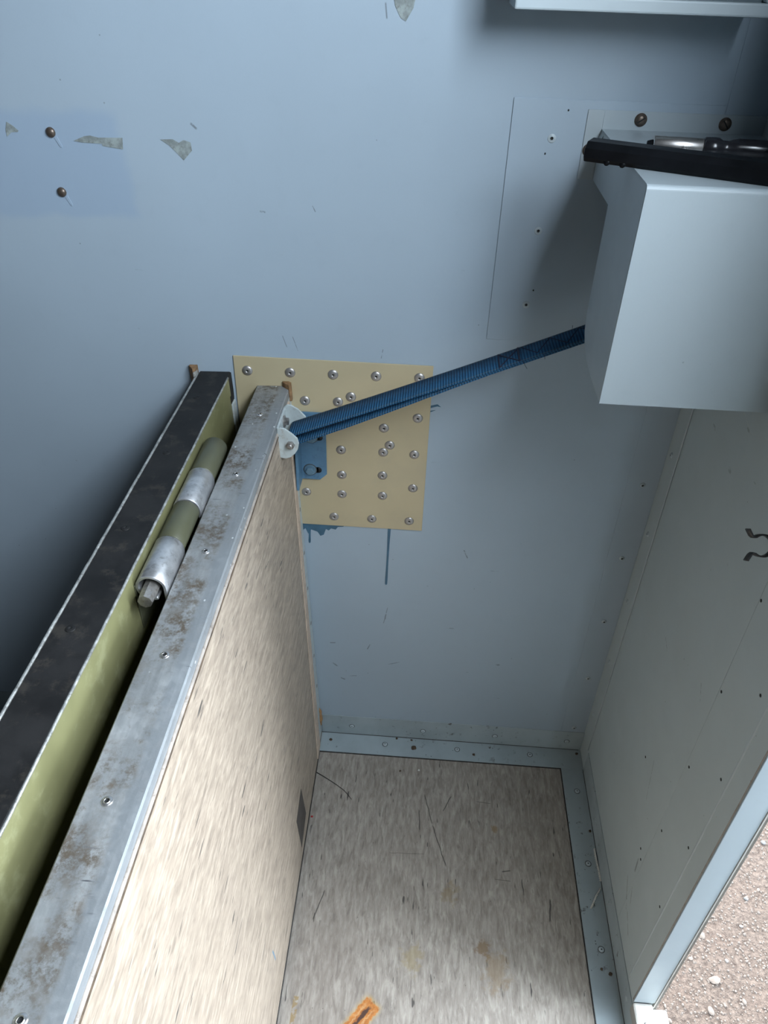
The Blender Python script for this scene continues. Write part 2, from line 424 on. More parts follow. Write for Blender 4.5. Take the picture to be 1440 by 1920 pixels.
M['peb_pale'] = simple('pale_pebble', (0.047, 0.041, 0.037), 0.8, 0, 0.2, 40, 0.3, 0.4)
M['peb_tan'] = simple('tan_pebble', (0.040, 0.031, 0.025), 0.85, 0, 0.25, 40, 0.3, 0.4)
M['peb_grey'] = simple('grey_pebble', (0.018, 0.017, 0.016), 0.8, 0, 0.25, 40, 0.3, 0.4)

# ------------------------------------------------------------------ mesh helpers
def NB():
    return bmesh.new()

def box(bm, lo, hi, bev=0.0, seg=1, mi=0):
    lo, hi = Vector(lo), Vector(hi)
    r = bmesh.ops.create_cube(bm, size=1.0, matrix=Matrix.Translation((lo + hi) / 2) @ Matrix.Diagonal((*(hi - lo), 1)))
    fs = set(f for v in r['verts'] for f in v.link_faces)
    if bev:
        es = list(set(e for v in r['verts'] for e in v.link_edges))
        rr = bmesh.ops.bevel(bm, geom=es, offset=bev, segments=seg, affect='EDGES', profile=0.5)
        fs |= set(rr['faces'])
    for f in fs:
        if f.is_valid: f.material_index = mi
    return bm

def prism(bm, pts, axis, a, b, bev=0.0):
    """extrude a closed 2D outline along an axis (0,1,2) from a to b; pts in the two other axes in xyz order"""
    def P(u, v, w):
        return [(w, u, v), (u, w, v), (u, v, w)][axis]
    n = len(pts)
    va = [bm.verts.new(P(u, v, a)) for u, v in pts]
    vb = [bm.verts.new(P(u, v, b)) for u, v in pts]
    fs = [bm.faces.new(va), bm.faces.new(vb[::-1])]
    for i in range(n):
        j = (i + 1) % n
        fs.append(bm.faces.new((va[j], va[i], vb[i], vb[j])))
    bmesh.ops.recalc_face_normals(bm, faces=fs)
    if bev:
        es = set(e for f in fs[:2] for e in f.edges)
        bmesh.ops.bevel(bm, geom=list(es), offset=bev, segments=2, affect='EDGES', profile=0.5)
    return bm

def lathe(bm, prof, n=16, mat=None, mi_from=None):
    """prof: list of (r, z); revolved about Z, then transformed by mat"""
    mat = mat or Matrix.Identity(4)
    rings = []
    for r, z in prof:
        if r < 1e-6:
            rings.append([bm.verts.new(mat @ Vector((0, 0, z)))])
        else:
            rings.append([bm.verts.new(mat @ Vector((r * math.cos(2 * PI * k / n), r * math.sin(2 * PI * k / n), z))) for k in range(n)])
    for i in range(len(rings) - 1):
        A, B = rings[i], rings[i + 1]
        for k in range(n):
            k2 = (k + 1) % n
            if len(A) == 1 and len(B) == 1: continue
            if len(A) == 1: f = bm.faces.new((A[0], B[k], B[k2]))
            elif len(B) == 1: f = bm.faces.new((A[k], A[k2], B[0]))
            else: f = bm.faces.new((A[k], A[k2], B[k2], B[k]))
            f.smooth = True
            if mi_from is not None and i >= mi_from: f.material_index = 1
    return bm

def tube(bm, pts, r, n=8, closed_ends=True):
    pts = [Vector(p) for p in pts]
    rings = []
    for i, p in enumerate(pts):
        t = (pts[min(i + 1, len(pts) - 1)] - pts[max(i - 1, 0)]).normalized()
        a = t.cross(Vector((0.13, 0.21, 0.97)))
        if a.length < 1e-3: a = t.cross(Vector((1, 0, 0)))
        a.normalize()
        b = t.cross(a)
        rr = r(i / (len(pts) - 1)) if callable(r) else r
        rings.append([bm.verts.new(p + rr * (math.cos(2 * PI * k / n) * a + math.sin(2 * PI * k / n) * b)) for k in range(n)])
    for i in range(len(rings) - 1):
        for k in range(n):
            k2 = (k + 1) % n
            f = bm.faces.new((rings[i][k], rings[i][k2], rings[i + 1][k2], rings[i + 1][k]))
            f.smooth = True
    if closed_ends:
        bm.faces.new(rings[0][::-1])
        bm.faces.new(rings[-1])
    bmesh.ops.recalc_face_normals(bm, faces=bm.faces[:])
    return bm

def ribbon(bm, pts, width_vec, th):
    """a band following pts, with width along width_vec and a thickness"""
    pts = [Vector(p) for p in pts]
    W = Vector(width_vec) / 2
    ra = []
    for i, p in enumerate(pts):
        t = (pts[min(i + 1, len(pts) - 1)] - pts[max(i - 1, 0)]).normalized()
        nrm = t.cross(W).normalized() * th / 2
        ra.append([bm.verts.new(p - W - nrm), bm.verts.new(p + W - nrm), bm.verts.new(p + W + nrm), bm.verts.new(p - W + nrm)])
    for i in range(len(ra) - 1):
        for k in range(4):
            k2 = (k + 1) % 4
            f = bm.faces.new((ra[i][k], ra[i][k2], ra[i + 1][k2], ra[i + 1][k]))
            f.smooth = k in (0, 2)
    bm.faces.new(ra[0][::-1])
    bm.faces.new(ra[-1])
    bmesh.ops.recalc_face_normals(bm, faces=bm.faces[:])
    return bm

def mesh_of(name, bm, mats):
    me = bpy.data.meshes.new(name)
    bm.to_mesh(me)
    bm.free()
    for m in (mats if isinstance(mats, (list, tuple)) else [mats]):
        me.materials.append(M[m])
    return me

def obj(name, bm, mats, parent=None, local=False, label=None):
    """link a bmesh as one mesh object; world coordinates unless local=True (then in the parent's frame)"""
    me = mesh_of(name, bm, mats)
    o = bpy.data.objects.new(name, me)
    COL.objects.link(o)
    if parent is not None:
        o.parent = parent
        if not local:
            me.transform(parent_matrix(parent).inverted())
    if label: o['label'] = label
    return o

def parent_matrix(p):
    m = p.matrix_basis.copy()
    while p.parent is not None:
        p = p.parent
        m = p.matrix_basis @ m
    return m

def tag(o, label, cat, group=None):
    o['label'] = label
    o['category'] = cat
    if group: o['group'] = group
    return o

def thing(name, label, cat, loc=(0, 0, 0), rot=(0, 0, 0), group=None):
    o = bpy.data.objects.new(name, None)
    o.empty_display_size = 0.02
    COL.objects.link(o)
    o.location = loc
    o.rotation_euler = rot
    return tag(o, label, cat, group)

def struct(name, bm, mats, label, cat, parent=None):
    o = obj(name, bm, mats, parent)
    if parent is None:
        o['kind'] = 'structure'
        tag(o, label, cat)
    return o

ROT_BACK = (PI / 2, 0, 0)      # local +Z points out of the back wall
ROT_RIGHT = (0, -PI / 2, 0)    # local +Z points out of the right wall
ROT_UP = (0, 0, 0)

def inst(name, me, parent, loc, rot=(0, 0, 0), world=True, label=None):
    o = bpy.data.objects.new(name, me)
    COL.objects.link(o)
    o.parent = parent
    m = Matrix.Translation(loc) @ Matrix(Matrix.Identity(4))
    from mathutils import Euler
    m = Matrix.Translation(loc) @ Euler(rot).to_matrix().to_4x4()
    if world:
        m = parent_matrix(parent).inverted() @ m
    o.matrix_basis = m
    if label: o['label'] = label
    return o

def dome_rivet(name, r, h, hole, mats, n=18, ring=None):
    bm = NB()
    if ring:
        mats = tuple(mats) + (ring,)
        lathe(bm, [(r * 1.25, -0.0003), (r * 1.25, 0.00015), (r * .9, 0.0002)], n)
        for f in bm.faces: f.material_index = 2
    lathe(bm, [(r, -0.0004), (r, h * .22), (r * .90, h * .50), (r * .68, h * .82), (r * .42, h * .97), (hole * 1.15, h), (hole, h * .55), (0, h * .5)], n, mi_from=6)
    bmesh.ops.recalc_face_normals(bm, faces=bm.faces[:])
    return mesh_of(name, bm, mats)

def hex_bolt_bm(bm, r, h, washer=0.0, n=6, shank=None):
    if washer:
        lathe(bm, [(0, -0.0003), (washer, -0.0003), (washer, 0.0014), (washer * .97, 0.0018), (0, 0.0018)], 20)
    z0 = 0.0016 if washer else -0.0003
    lathe(bm, [(0, z0), (r, z0), (r, z0 + h * .86), (r * .88, z0 + h), (0, z0 + h)], n)
    for f in bm.faces: f.smooth = False
    bmesh.ops.recalc_face_normals(bm, faces=bm.faces[:])
    return bm

def slot_screw(name, r, h, mats):
    bm = NB()
    lathe(bm, [(r * 1.28, -0.0003), (r * 1.28, 0.0009), (r * 1.02, 0.0010), (r, h * .45), (r * .86, h * .8), (r * .5, h * .97), (0, h)], 20)
    bmesh.ops.recalc_face_normals(bm, faces=bm.faces[:])
    box(bm, (-r * .88, -r * .13, h * .86), (r * .88, r * .13, h * 1.03), 0, mi=1)
    return mesh_of(name, bm, mats)

RIV_BIG = dome_rivet('rivet', 0.0080, 0.0030, 0.0017, ('rivet_alu', 'black'))
RIV_TRIM = dome_rivet('rivet', 0.0048, 0.0022, 0.0013, ('paint_lt', 'black'), ring='grime')
RIV_WALL = dome_rivet('rivet', 0.0046, 0.0022, 0.0019, ('paint_lt', 'black'))
RIV_PANEL = dome_rivet('screw', 0.0048, 0.0012, 0.0022, ('alu', 'black'))
RIV_BLACK = dome_rivet('screw', 0.0050, 0.0010, 0.0016, ('black_top', 'black'))
RIV_FLAT = dome_rivet('screw', 0.0040, 0.0012, 0.0012, ('steel', 'black'))
_b = NB()
lathe(_b, [(0.0021, -0.0003), (0.0021, 0.0004), (0, 0.0005)], 10)
bmesh.ops.recalc_face_normals(_b, faces=_b.faces[:])
HOLE = mesh_of('screw_hole', _b, 'black')

# ------------------------------------------------------------------ the shell
CEIL, LEFT, FRONT = 2.20, -1.95, -2.05
bm = NB(); box(bm, (LEFT - .03, 0, -.04), (0.03, 0.03, CEIL + .04))
wall_back = struct('wall_back', bm, 'wall', 'pale blue painted metal wall with scuffs behind the strap', 'wall')
bm = NB(); box(bm, (LEFT - .03, FRONT, -.04), (LEFT, 0, CEIL + .04))
struct('wall_left', bm, 'low_bounce', 'unseen left wall, coloured dark grey to cut bounced light', 'wall')
bm = NB(); box(bm, (LEFT - .03, FRONT - .03, -.04), (0.03, FRONT, CEIL + .04))
struct('wall_front', bm, 'low_bounce', 'unseen wall behind the viewer, coloured dark grey to cut bounced light', 'wall')
bm = NB(); box(bm, (LEFT, FRONT, CEIL), (0.03, 0, CEIL + .04))
struct('ceiling', bm, 'low_bounce', 'unseen ceiling, coloured dark grey to cut bounced light', 'ceiling')
bm = NB(); box(bm, (LEFT, FRONT, -.04), (0.03, 0, 0.0))
floor = struct('floor', bm, 'vinyl_floor', 'grey streaked vinyl floor with scratches and an orange rust stain', 'floor')
bm = NB()
box(bm, (0, DOOR_Y0, -.04), (0.030, 0, CEIL))
box(bm, (0, DOOR_Y1, DOOR_Z1), (0.030, DOOR_Y0, CEIL))
box(bm, (0, FRONT, -.04), (0.030, DOOR_Y1, CEIL))
box(bm, (0, DOOR_Y1, -.04), (0.030, DOOR_Y0, 0.046))
wall_right = struct('wall_right', bm, 'wall_r', 'grey-green painted metal wall beside the open doorway', 'wall')
bm = NB()
bmesh.ops.create_grid(bm, x_segments=1, y_segments=1, size=14, matrix=Matrix.Translation((0, 0, -1.0)))
ground = struct('ground', bm, 'ground', 'sunlit pinkish sandy gravel ground outside the doorway', 'ground')

bm = NB()
box(bm, (-.5625, -.0522, -.001), (-.0475, -.0495, .0004))
obj('floor_joint', bm, 'dark_edge', floor, label='dark joint behind the vinyl')
bm = NB()
box(bm, (-.0500, -2.0, -.001), (-.0475, -.0522, .0004))
obj('floor_joint', bm, 'dark_edge', floor)
# added unseen panel that keeps low daylight out of the doorway
bm = NB(); box(bm, (.004, DOOR_Y1, .074), (.029, BLOCK_Y, BLOCK_Z), .002)
light_block_low = struct('light_block_low', bm, 'wall_r', 'added half-height panel blocking low light in the doorway, outside the view', 'light blocker')

# added unseen panel square to the wall, keeps sky light off the jamb
bm = NB(); box(bm, (.036, -.815, .050), (.60, -.790, 1.50), .002)
struct('light_block_jamb', bm, 'leaf', 'added upright panel shading the jamb beside the opening, outside the view', 'light blocker')

# doubler sheet on the right wall, ending in a vertical seam
bm = NB(); box(bm, (-.00045, -.384, .0625), (0, -.030, CEIL), 0.0002)
obj('skin_sheet', bm, 'wall_r', wall_right)
for (y, z) in ((-.387, .814), (-.389, .661), (-.459, .739), (-.392, .509), (-.463, .587), (-.395, .356), (-.466, .436), (-.364, .251), (-.468, .278), (-.274, .364), (-.376, .24)):
    inst('screw_hole', HOLE, wall_right, (-.00045 if y > -.384 else 0, y, z), ROT_RIGHT)

# trims
T = 0.0015
bm = NB()
box(bm, (-.562, -T, .0), (-.0005, 0, .0605), 0.0004)
box(bm, (LEFT, -T, .0), (-.735, 0, .0605), 0.0004)
box(bm, (LEFT, -.0495, 0), (-.735, -T, T), 0.0004)
box(bm, (-.5625, -.0495, 0), (-.0005, -T, T), 0.0004)
trim1 = struct('trim_1', bm, 'trim', 'pale blue riveted angle along the foot of the back wall', 'trim')
for x in (-.497, -.343, -.188, -.034):
    inst('rivet', RIV_TRIM, trim1, (x, -T, .0285), ROT_BACK)
for x in (-.423, -.267, -.111):
    inst('rivet', RIV_TRIM, trim1, (x, -.0225, T), ROT_UP)
bm = NB()
box(bm, (-.0475, -2.0, 0), (-T, -.0500, T + .0002), 0.0004)
box(bm, (-T, -2.0, 0), (0, -.0500, .060), 0.0004)
trim2 = struct('trim_2', bm, 'trim', 'grimy pale blue riveted floor strip along the right wall', 'trim')
bm = NB(); tube(bm, [(-.0018, -.0505 - .03 * k, .0019) for k in range(60)], lambda f: .0007 + .0004 * math.sin(f * 90) ** 2, 6)
obj('grime_line', bm, 'grime', trim2, label='dark line of grime in the joint')
bm = NB(); tube(bm, [(-.0045 - .0279 * k, -.0019, .0019) for k in range(21)], lambda f: .0006 + .0004 * math.sin(f * 60) ** 2, 6)
obj('grime_line', bm, 'grime', trim1)
for y in (-.103, -.257, -.411, -.566, -.72):
    inst('rivet', RIV_TRIM, trim2, (-.021, y, T + .0002), ROT_UP)
for y in (-.186, -.344, -.50):
    inst('rivet', RIV_WALL, trim2, (-T, y, .036), ROT_RIGHT)
bm = NB()
box(bm, (-.0022, -.0455, .0615), (0, 0, CEIL), 0.0005)
trim3 = struct('trim_3', bm, 'wall_r', 'vertical riveted corner angle between back and right walls', 'trim')
for z in (.700, .545, .390, .232, .075, .855):
    inst('rivet', RIV_WALL, trim3, (-.0265, -.0008, z), ROT_BACK)
for z in (.771, .616, .462, .303, .146, .925):
    inst('rivet', RIV_WALL, trim3, (-.0022, -.020, z), ROT_RIGHT)
bm = NB(); box(bm, (-.052, -.0008, .0615), (-.0024, 0, CEIL), 0.0002)
obj('back_leg', bm, 'wall', trim3)
bm = NB(); tube(bm, [(-.0018, -.0455, .0625 + (CEIL - .0625) * k / 40) for k in range(41)], .0013, 6)
obj('paint_bead', bm, 'paint_lt', trim3, label='thick bead of paint along the strip edge')
# door frame: inner strip, jamb return, seal, sill
bm = NB()
box(bm, (-.0030, -.5150, .076), (0, -.4830, CEIL), 0.0006)
trim4 = struct('trim_4', bm, 'wall_r', 'grey upright strip along the doorway edge', 'trim')
bm = NB()
box(bm, (-.0030, -.5185, .076), (.0300, -.5150, DOOR_Z1), 0.0006)
bj = NB(); tube(bj, [(-.0012, -.4825, .078 + (CEIL - .078) * k / 40) for k in range(41)], .0028, 8)
obj('paint_bead', bj, 'paint_lt', trim4)
bj = NB(); tube(bj, [(-.0022, -.5150, .078 + (CEIL - .078) * k / 40) for k in range(41)], .0014, 8)
obj('paint_bead', bj, 'bead', trim4)
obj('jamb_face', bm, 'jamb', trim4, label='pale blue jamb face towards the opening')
bm = NB()
box(bm, (.0300, -.5195, .060), (.0322, -.4900, DOOR_Z1), 0.0003)
obj('bright_edge', bm, 'creamwhite', trim4)
bm = NB()
box(bm, (.0322, -.5180, .050), (.0375, -.4900, DOOR_Z1), 0.001)
obj('rubber_seal', bm, 'seal', trim4, label='dark rubber seal strip')
bm = NB()
box(bm, (-.0035, DOOR_Y1, .046), (.0280, -.5170, .072), 0.0035, 2)
trim5 = struct('trim_5', bm, 'creamwhite', 'worn cream door sill block at the foot of the jamb', 'trim')
bm = NB()
box(bm, (.030, DOOR_Y1, .030), (.052, -.5200, .060), 0.002)
obj('outer_lip', bm, 'creamwhite', trim5)
inst('screw', RIV_FLAT, trim5, (.012, -.548, .072), ROT_UP)
inst('screw', RIV_FLAT, trim5, (.012, -.70, .072), ROT_UP)

# blue paint runs and brush smear on the wall below the plate
def drip(x0, z0, x1, z1, w, label):
    bm = NB()
    n = 10
    pts_l, pts_r = [], []
    for i in range(n + 1):
        f = i / n
        x = x0 + (x1 - x0) * f
        z = z0 + (z1 - z0) * f
        ww = w * (1.0 - .35 * math.sin(f * PI * .9)) * .5
        if i == n: ww *= .8
        pts_l.append((x - ww, z)); pts_r.append((x + ww, z))
    pts_r.append((x1, z1 - w * .45))
    prism(bm, pts_l + pts_r[::-1], 1, -.0008, 0, 0.0002)
    return obj('paint_drip', bm, 'blue_drip', wall_back, label=label)
drip(-.4325, .583, -.4345, .449, .0056, 'long dark blue paint run')
drip(-.5705, .583, -.5725, .537, .0050, 'short dark blue paint run')
drip(-.5835, .583, -.5845, .505, .0024, 'thin dark blue paint run')
bm = NB()
prism(bm, [(-.584, .583), (-.584, .563), (-.579, .568), (-.574, .556), (-.569, .566), (-.558, .562), (-.553, .553), (-.547, .556), (-.543, .569), (-.538, .566), (-.534, .571), (-.526, .569), (-.522, .575), (-.512, .5765), (-.512, .583)], 1, -.0006, 0)
obj('paint_smear', bm, 'blue_drip', wall_back, label='brushed dark blue paint edge')
bm = NB()
prism(bm, [(-.3765, .823), (-.366, .826), (-.3605, .8215), (-.366, .8225), (-.3765, .8190)], 1, -.0005, 0)
prism(bm, [(-.3765, .814), (-.369, .8155), (-.3765, .8115)], 1, -.0005, 0)
obj('paint_smear', bm, 'blue_drip', wall_back)
# the two blind rivets at the left
RIV_DARK = dome_rivet('rivet', 0.0070, 0.0020, 0.0040, ('paint_lt', 'black'))
_b = NB(); lathe(_b, [(.0062, -.0003), (.0062, .0012), (.0045, .0030), (.002, .0040), (0, .0042)], 18)
bmesh.ops.recalc_face_normals(_b, faces=_b.faces[:])
RIV_NUT = mesh_of('rivet', _b, 'bronze')
for (x, z) in ((-.8826, 1.1853), (-.885, 1.1129)):
    r = inst('rivet', RIV_NUT, wall_back, (x, 0, z), ROT_BACK, label='shiny dark domed rivet with a paint run')
    bm = NB()
    prism(bm, [(x + .003, z - .006), (x + .0085, z - .017), (x + .011, z - .0175), (x + .0115, z - .015), (x + .007, z - .004)], 1, -.0006, 0, .0002)
    obj('paint_drip', bm, 'wall', wall_back)

# torn tape scraps on the wall
def scrap(pts, label, th=.0006):
    c = sum(p[0] for p in pts) / len(pts), sum(p[1] for p in pts) / len(pts)
    bm = NB()
    prism(bm, [(p[0] - c[0], p[1] - c[1]) for p in pts], 1, -th, 0.0)
    o = obj('tape_scrap', bm, 'residue')
    o.location = (c[0], 0, c[1])
    tag(o, label, 'tape', 'tape scraps on the back wall')
scrap([(-.9405, 1.187), (-.937, 1.1955), (-.930, 1.191), (-.924, 1.1855), (-.9255, 1.184), (-.934, 1.1835), (-.941, 1.178)], 'dark folded scrap of tape at the far left of the wall')
scrap([(-.855, 1.1765), (-.840, 1.1825), (-.832, 1.1835), (-.822, 1.1815), (-.7905, 1.1825), (-.792, 1.1690), (-.818, 1.1718), (-.8185, 1.1745), (-.8445, 1.1750)], 'long flat strip of grey tape residue right of the upper rivet')
scrap([(-.7415, 1.1825), (-.726, 1.1835), (-.7185, 1.1795), (-.712, 1.1830), (-.703, 1.1805), (-.7025, 1.1710), (-.7145, 1.1590), (-.723, 1.1680), (-.731, 1.1760)], 'heart-shaped scrap of grey tape residue, rightmost of the three in a row')
scrap([(-.452, 1.350), (-.449, 1.333), (-.442, 1.321), (-.436, 1.318), (-.428, 1.331), (-.424, 1.350)], 'pale scrap of tape residue at the top edge of the wall')

# ------------------------------------------------------------------ straw-coloured riveted plate
PX0, PX1, PZ0, PZ1, PT = -.6763, -.3763, .5790, .8900, .0022
t = thing('mounting_plate', 'straw-yellow metal plate studded with silver rivets on the blue wall', 'plate', (PX0, 0, PZ0))
bm = NB(); box(bm, (PX0, -PT, PZ0), (PX1, 0, PZ1), 0.0005)
obj('sheet', bm, 'yellow', t)
for (x, z) in ((-.656, .867), (-.591, .8675), (-.526, .868), (-.461, .869), (-.396, .870), (-.570, .821), (-.519, .822), (-.499, .832), (-.443, .819), (-.395, .801),
               (-.513, .780), (-.447, .780), (-.437, .749), (-.447, .735), (-.515, .735), (-.397, .734), (-.514, .6865), (-.447, .690), (-.396, .668),
               (-.574, .648), (-.514, .6475), (-.446, .649), (-.528, .599), (-.463, .599), (-.399, .599)):
    inst('rivet', RIV_BIG, t, (x, -PT, z), ROT_BACK)

# ------------------------------------------------------------------ blue angle bracket on the plate
t = thing('angle_bracket', 'blue painted steel angle bracket bolted to the straw-yellow plate', 'bracket', (-.581, -PT, .677))
Y0 = -PT
bm = NB()
prism(bm, [(-.581, .677), (-.5495, .677), (-.5385, .688), (-.5385, .802), (-.581, .802)], 1, Y0 - .0042, Y0, 0.0006)
obj('wall_flange', bm, 'blue_br', t)
bm = NB()
box(bm, (-.5835, -.040, .676), (-.5790, Y0, .803), 0.0008)
obj('side_flange', bm, 'blue_br', t)
_b = NB(); hex_bolt_bm(_b, .0072, .0052, .0098)
lathe(_b, [(.0112, -.0002), (.0112, .0003), (.0095, .0004)], 20)
HEX_BLUE = mesh_of('bolt', _b, ['bolt_blue', 'grime'])
for _p in HEX_BLUE.polygons:
    if all((HEX_BLUE.vertices[v].co.xy.length > .0094 and HEX_BLUE.vertices[v].co.z < .0006) for v in _p.vertices): _p.material_index = 1
_b = NB()
for sx in (-.0075, .0085):
    lathe(_b, [(0, .0), (.0055, .0), (.0055, .0003), (0, .0003)], 14, Matrix.Translation((sx, 0, 0)))
box(_b, (-.0075, -.0055, 0), (.0085, .0055, .0003))
SLOT = mesh_of('bolt_slot', _b, 'black')
for (x, z) in ((-.5625, .758), (-.5655, .696)):
    inst('bolt', HEX_BLUE, t, (x, Y0 - .0042, z), ROT_BACK)
    inst('bolt_slot', SLOT, t, (x + .005, Y0 - .0042, z), ROT_BACK)

# ------------------------------------------------------------------ access cover
t = thing('access_cover', 'thin pale blue cover sheet screwed to the wall behind the shroud', 'cover', (-.3035, 0, .937))
CT = .0016
bm = NB(); box(bm, (-.3035, -CT, .937), (-.0535, 0, 1.246), 0.0005)
obj('sheet', bm, 'wall', t)
RIV_COVER = dome_rivet('rivet', 0.0052, 0.0009, 0.0019, ('paint_lt', 'black'))
for (x, z) in ((-.252, 1.203), (-.252, 1.092), (-.254, .991)):
    inst('rivet', RIV_COVER, t, (x, -CT, z), ROT_BACK)
for (x, z) in ((-.237, 1.2345), (-.2575, 1.1855), (-.247, 1.012)):
    o = inst('screw_hole', HOLE, t, (x, -CT, z), ROT_BACK)
    o.scale = (.45, .6, 1)

# ------------------------------------------------------------------ shroud box on the wall
BX, BF, BT, BB = -.194, -.267, 1.216, .985
t = thing('equipment_shroud', 'pale blue sheet metal box screwed to the wall at the right', 'box', (BX, 0, BB))
S = .0016
bm = NB()
side = [(-.0032, BT - .001), (BF + .003, BT - .001), (BF + .003, BB), (-.200, BB + .0005), (-.165, BB + .0035), (-.140, BB + .011), (-.124, BB + .024), (-.117, BB + .044), (-.117, 1.158), (-.0032, 1.158)]
prism(bm, side, 0, BX, BX + S, 0.0003)
obj('side_panel', bm, 'box', t)
bm = NB()
# front, bottom and top folded from one sheet, with a small bend radius
R = .005
prof = []
for k in range(7):
    a = PI / 2 + (PI / 2) * k / 6
    prof.append((BF + R + R * math.cos(a), BT - R + R * math.sin(a)))
prof = [(-.0032, BT)] + prof + [(BF, BB), (BF + S, BB)]
inner = [(BF + S, BT - R)]
for k in range(6, -1, -1):
    a = PI / 2 + (PI / 2) * k / 6
    inner.append((BF + R + (R - S) * math.cos(a), BT - R + (R - S) * math.sin(a)))
inner.append((-.0032, BT - S))
prism(bm, prof + inner, 0, BX, -.004)
for f in bm.faces:
    if abs(f.normal.x) < .5: f.smooth = False
obj('front_cover', bm, 'box', t, label='bright folded front and top sheet')
bm = NB()
box(bm, (BX + S, -.117 - S, BB + .03), (-.004, -.117, 1.158), 0)
obj('rear_sheet', bm, 'box', t)
bm = NB()
box(bm, (-.2135, -CT - .0016, 1.158), (BX, -CT, 1.2365), 0.0004)
box(bm, (BX, -CT - .0016, BT - .001), (-.0026, -CT, 1.2365), 0.0004)
prism(bm, [(BX - .0035, BT - .014), (BX + .001, BT - .001), (BX + .001, BT - .014)], 1, -.02, -CT - .0016)
obj('mounting_flange', bm, 'box', t)
SCR = slot_screw('screw', .0058, .0040, ('bronze', 'black'))
for (x, z, a) in ((-.150, 1.2275, .6), (-.050, 1.2265, -.9), (-.2055, 1.192, .3)):
    o = inst('screw', SCR, t, (x, -CT - .0016, z), ROT_BACK)
    o.rotation_euler.rotate_axis('Z', a)

# ------------------------------------------------------------------ things lying on the shroud
ang = math.radians(-24.0)
t = thing('black_bar', 'long black plastic bar with slanted end lying on the pale blue box', 'bar', (-.226, -.191, BT + .0002), (0, 0, ang))
bm = NB()
prism(bm, [(0, .004), (.003, .0), (.031, 0), (.034, .004), (.034, .013), (.027, .0185), (.007, .0185), (0, .013)], 0, -.0185, .232, 0.0012)
obj('body', bm, 'plastic', t, local=True)
bm = NB()
for xx in (.006, .022):
    lathe(bm, [(0, -.002), (.0032, -.002), (.0032, .001), (0, .001)], 10, Matrix.Translation((xx, .0015, .002)) @ Matrix.Rotation(PI / 2, 4, 'X'))
bmesh.ops.recalc_face_normals(bm, faces=bm.faces[:])
obj('nub', bm, 'plastic', t, local=True)

a2 = math.atan2(-.011, .10)
t = thing('screwdriver', 'nut driver with satin silver sleeve and black handle behind the bar', 'screwdriver', (-.164, -.136, BT + .0105), (0, 0, a2))
MX = Matrix.Rotation(PI / 2, 4, 'Y')
bm = NB(); lathe(bm, [(0, 0), (.0078, 0), (.0085, .0008), (.0085, .050), (.0078, .051), (0, .051)], 24, MX)
bmesh.ops.recalc_face_normals(bm, faces=bm.faces[:])
obj('sleeve', bm, 'nickel', t, local=True)
bm = NB(); lathe(bm, [(0, -.006), (.003, -.006), (.0045, -.001), (.0045, 0), (0, 0)], 16, MX)
bmesh.ops.recalc_face_normals(bm, faces=bm.faces[:])
obj('tip', bm, 'plastic', t, local=True)
bm = NB(); lathe(bm, [(0, .051), (.0088, .051), (.0100, .053), (.0104, .062), (.0100, .066), (.0078, .070), (.0076, .076), (.0092, .081), (.0104, .086), (.0104, .148), (.008, .154), (0, .155)], 24, MX)
for v in bm.verts:   # flutes along the grip
    if v.co.x > .085:
        th = math.atan2(v.co.z, v.co.y)
        k = 1 - .09 * (0.5 + .5 * math.cos(6 * th))
        v.co.y *= k; v.co.z *= k
bmesh.ops.recalc_face_normals(bm, faces=bm.faces[:])
obj('handle', bm, 'handle', t, local=True)

# ------------------------------------------------------------------ wall frame at the top
t = thing('wall_frame', 'pale blue protruding metal frame with a dark recess at the top', 'frame', (-.322, 0, 1.339))
X0, X1, Z0, Z1, YF, RW_ = -.3215, -.058, 1.3385, 1.66, -.09, .0125
bm = NB(); box(bm, (X0, YF, Z0), (X1, -.0005, Z0 + RW_), 0.002, 2); obj('bottom_rail', bm, 'paint_lt', t)
bm = NB(); box(bm, (X0, YF, Z1 - RW_), (X1, -.0005, Z1), 0.002, 2); obj('top_rail', bm, 'paint_lt', t)
bm = NB(); box(bm, (X0, YF, Z0 + RW_), (X0 + RW_, -.0005, Z1 - RW_), 0.002, 2); obj('side_rail', bm, 'paint_lt', t)
bm = NB(); box(bm, (X1 - RW_, YF, Z0 + RW_), (X1, -.0005, Z1 - RW_), 0.002, 2); obj('side_rail', bm, 'paint_lt', t)
bm = NB(); box(bm, (X0 + RW_, YF + .012, Z0 + RW_), (X1 - RW_, YF + .016, Z1 - RW_)); obj('recessed_panel', bm, 'recess', t)

# ------------------------------------------------------------------ folded floor panels
def make_panel(name, label, x0, H, L=1.16):
    return thing(name, label, 'panel', (x0, -.002, .0035), (0, math.radians(-2.05), 0), 'folded floor panels')
L = 1.16
H = .8415
p1 = make_panel('floor_panel', 'raised floor panel with streaked vinyl face and grey metal top edge', -.5630, H)
bm = NB(); box(bm, (-.048, -L, .002), (-.0015, 0, H - .003)); obj('core', bm, 'olive', p1, local=True)
bm = NB()
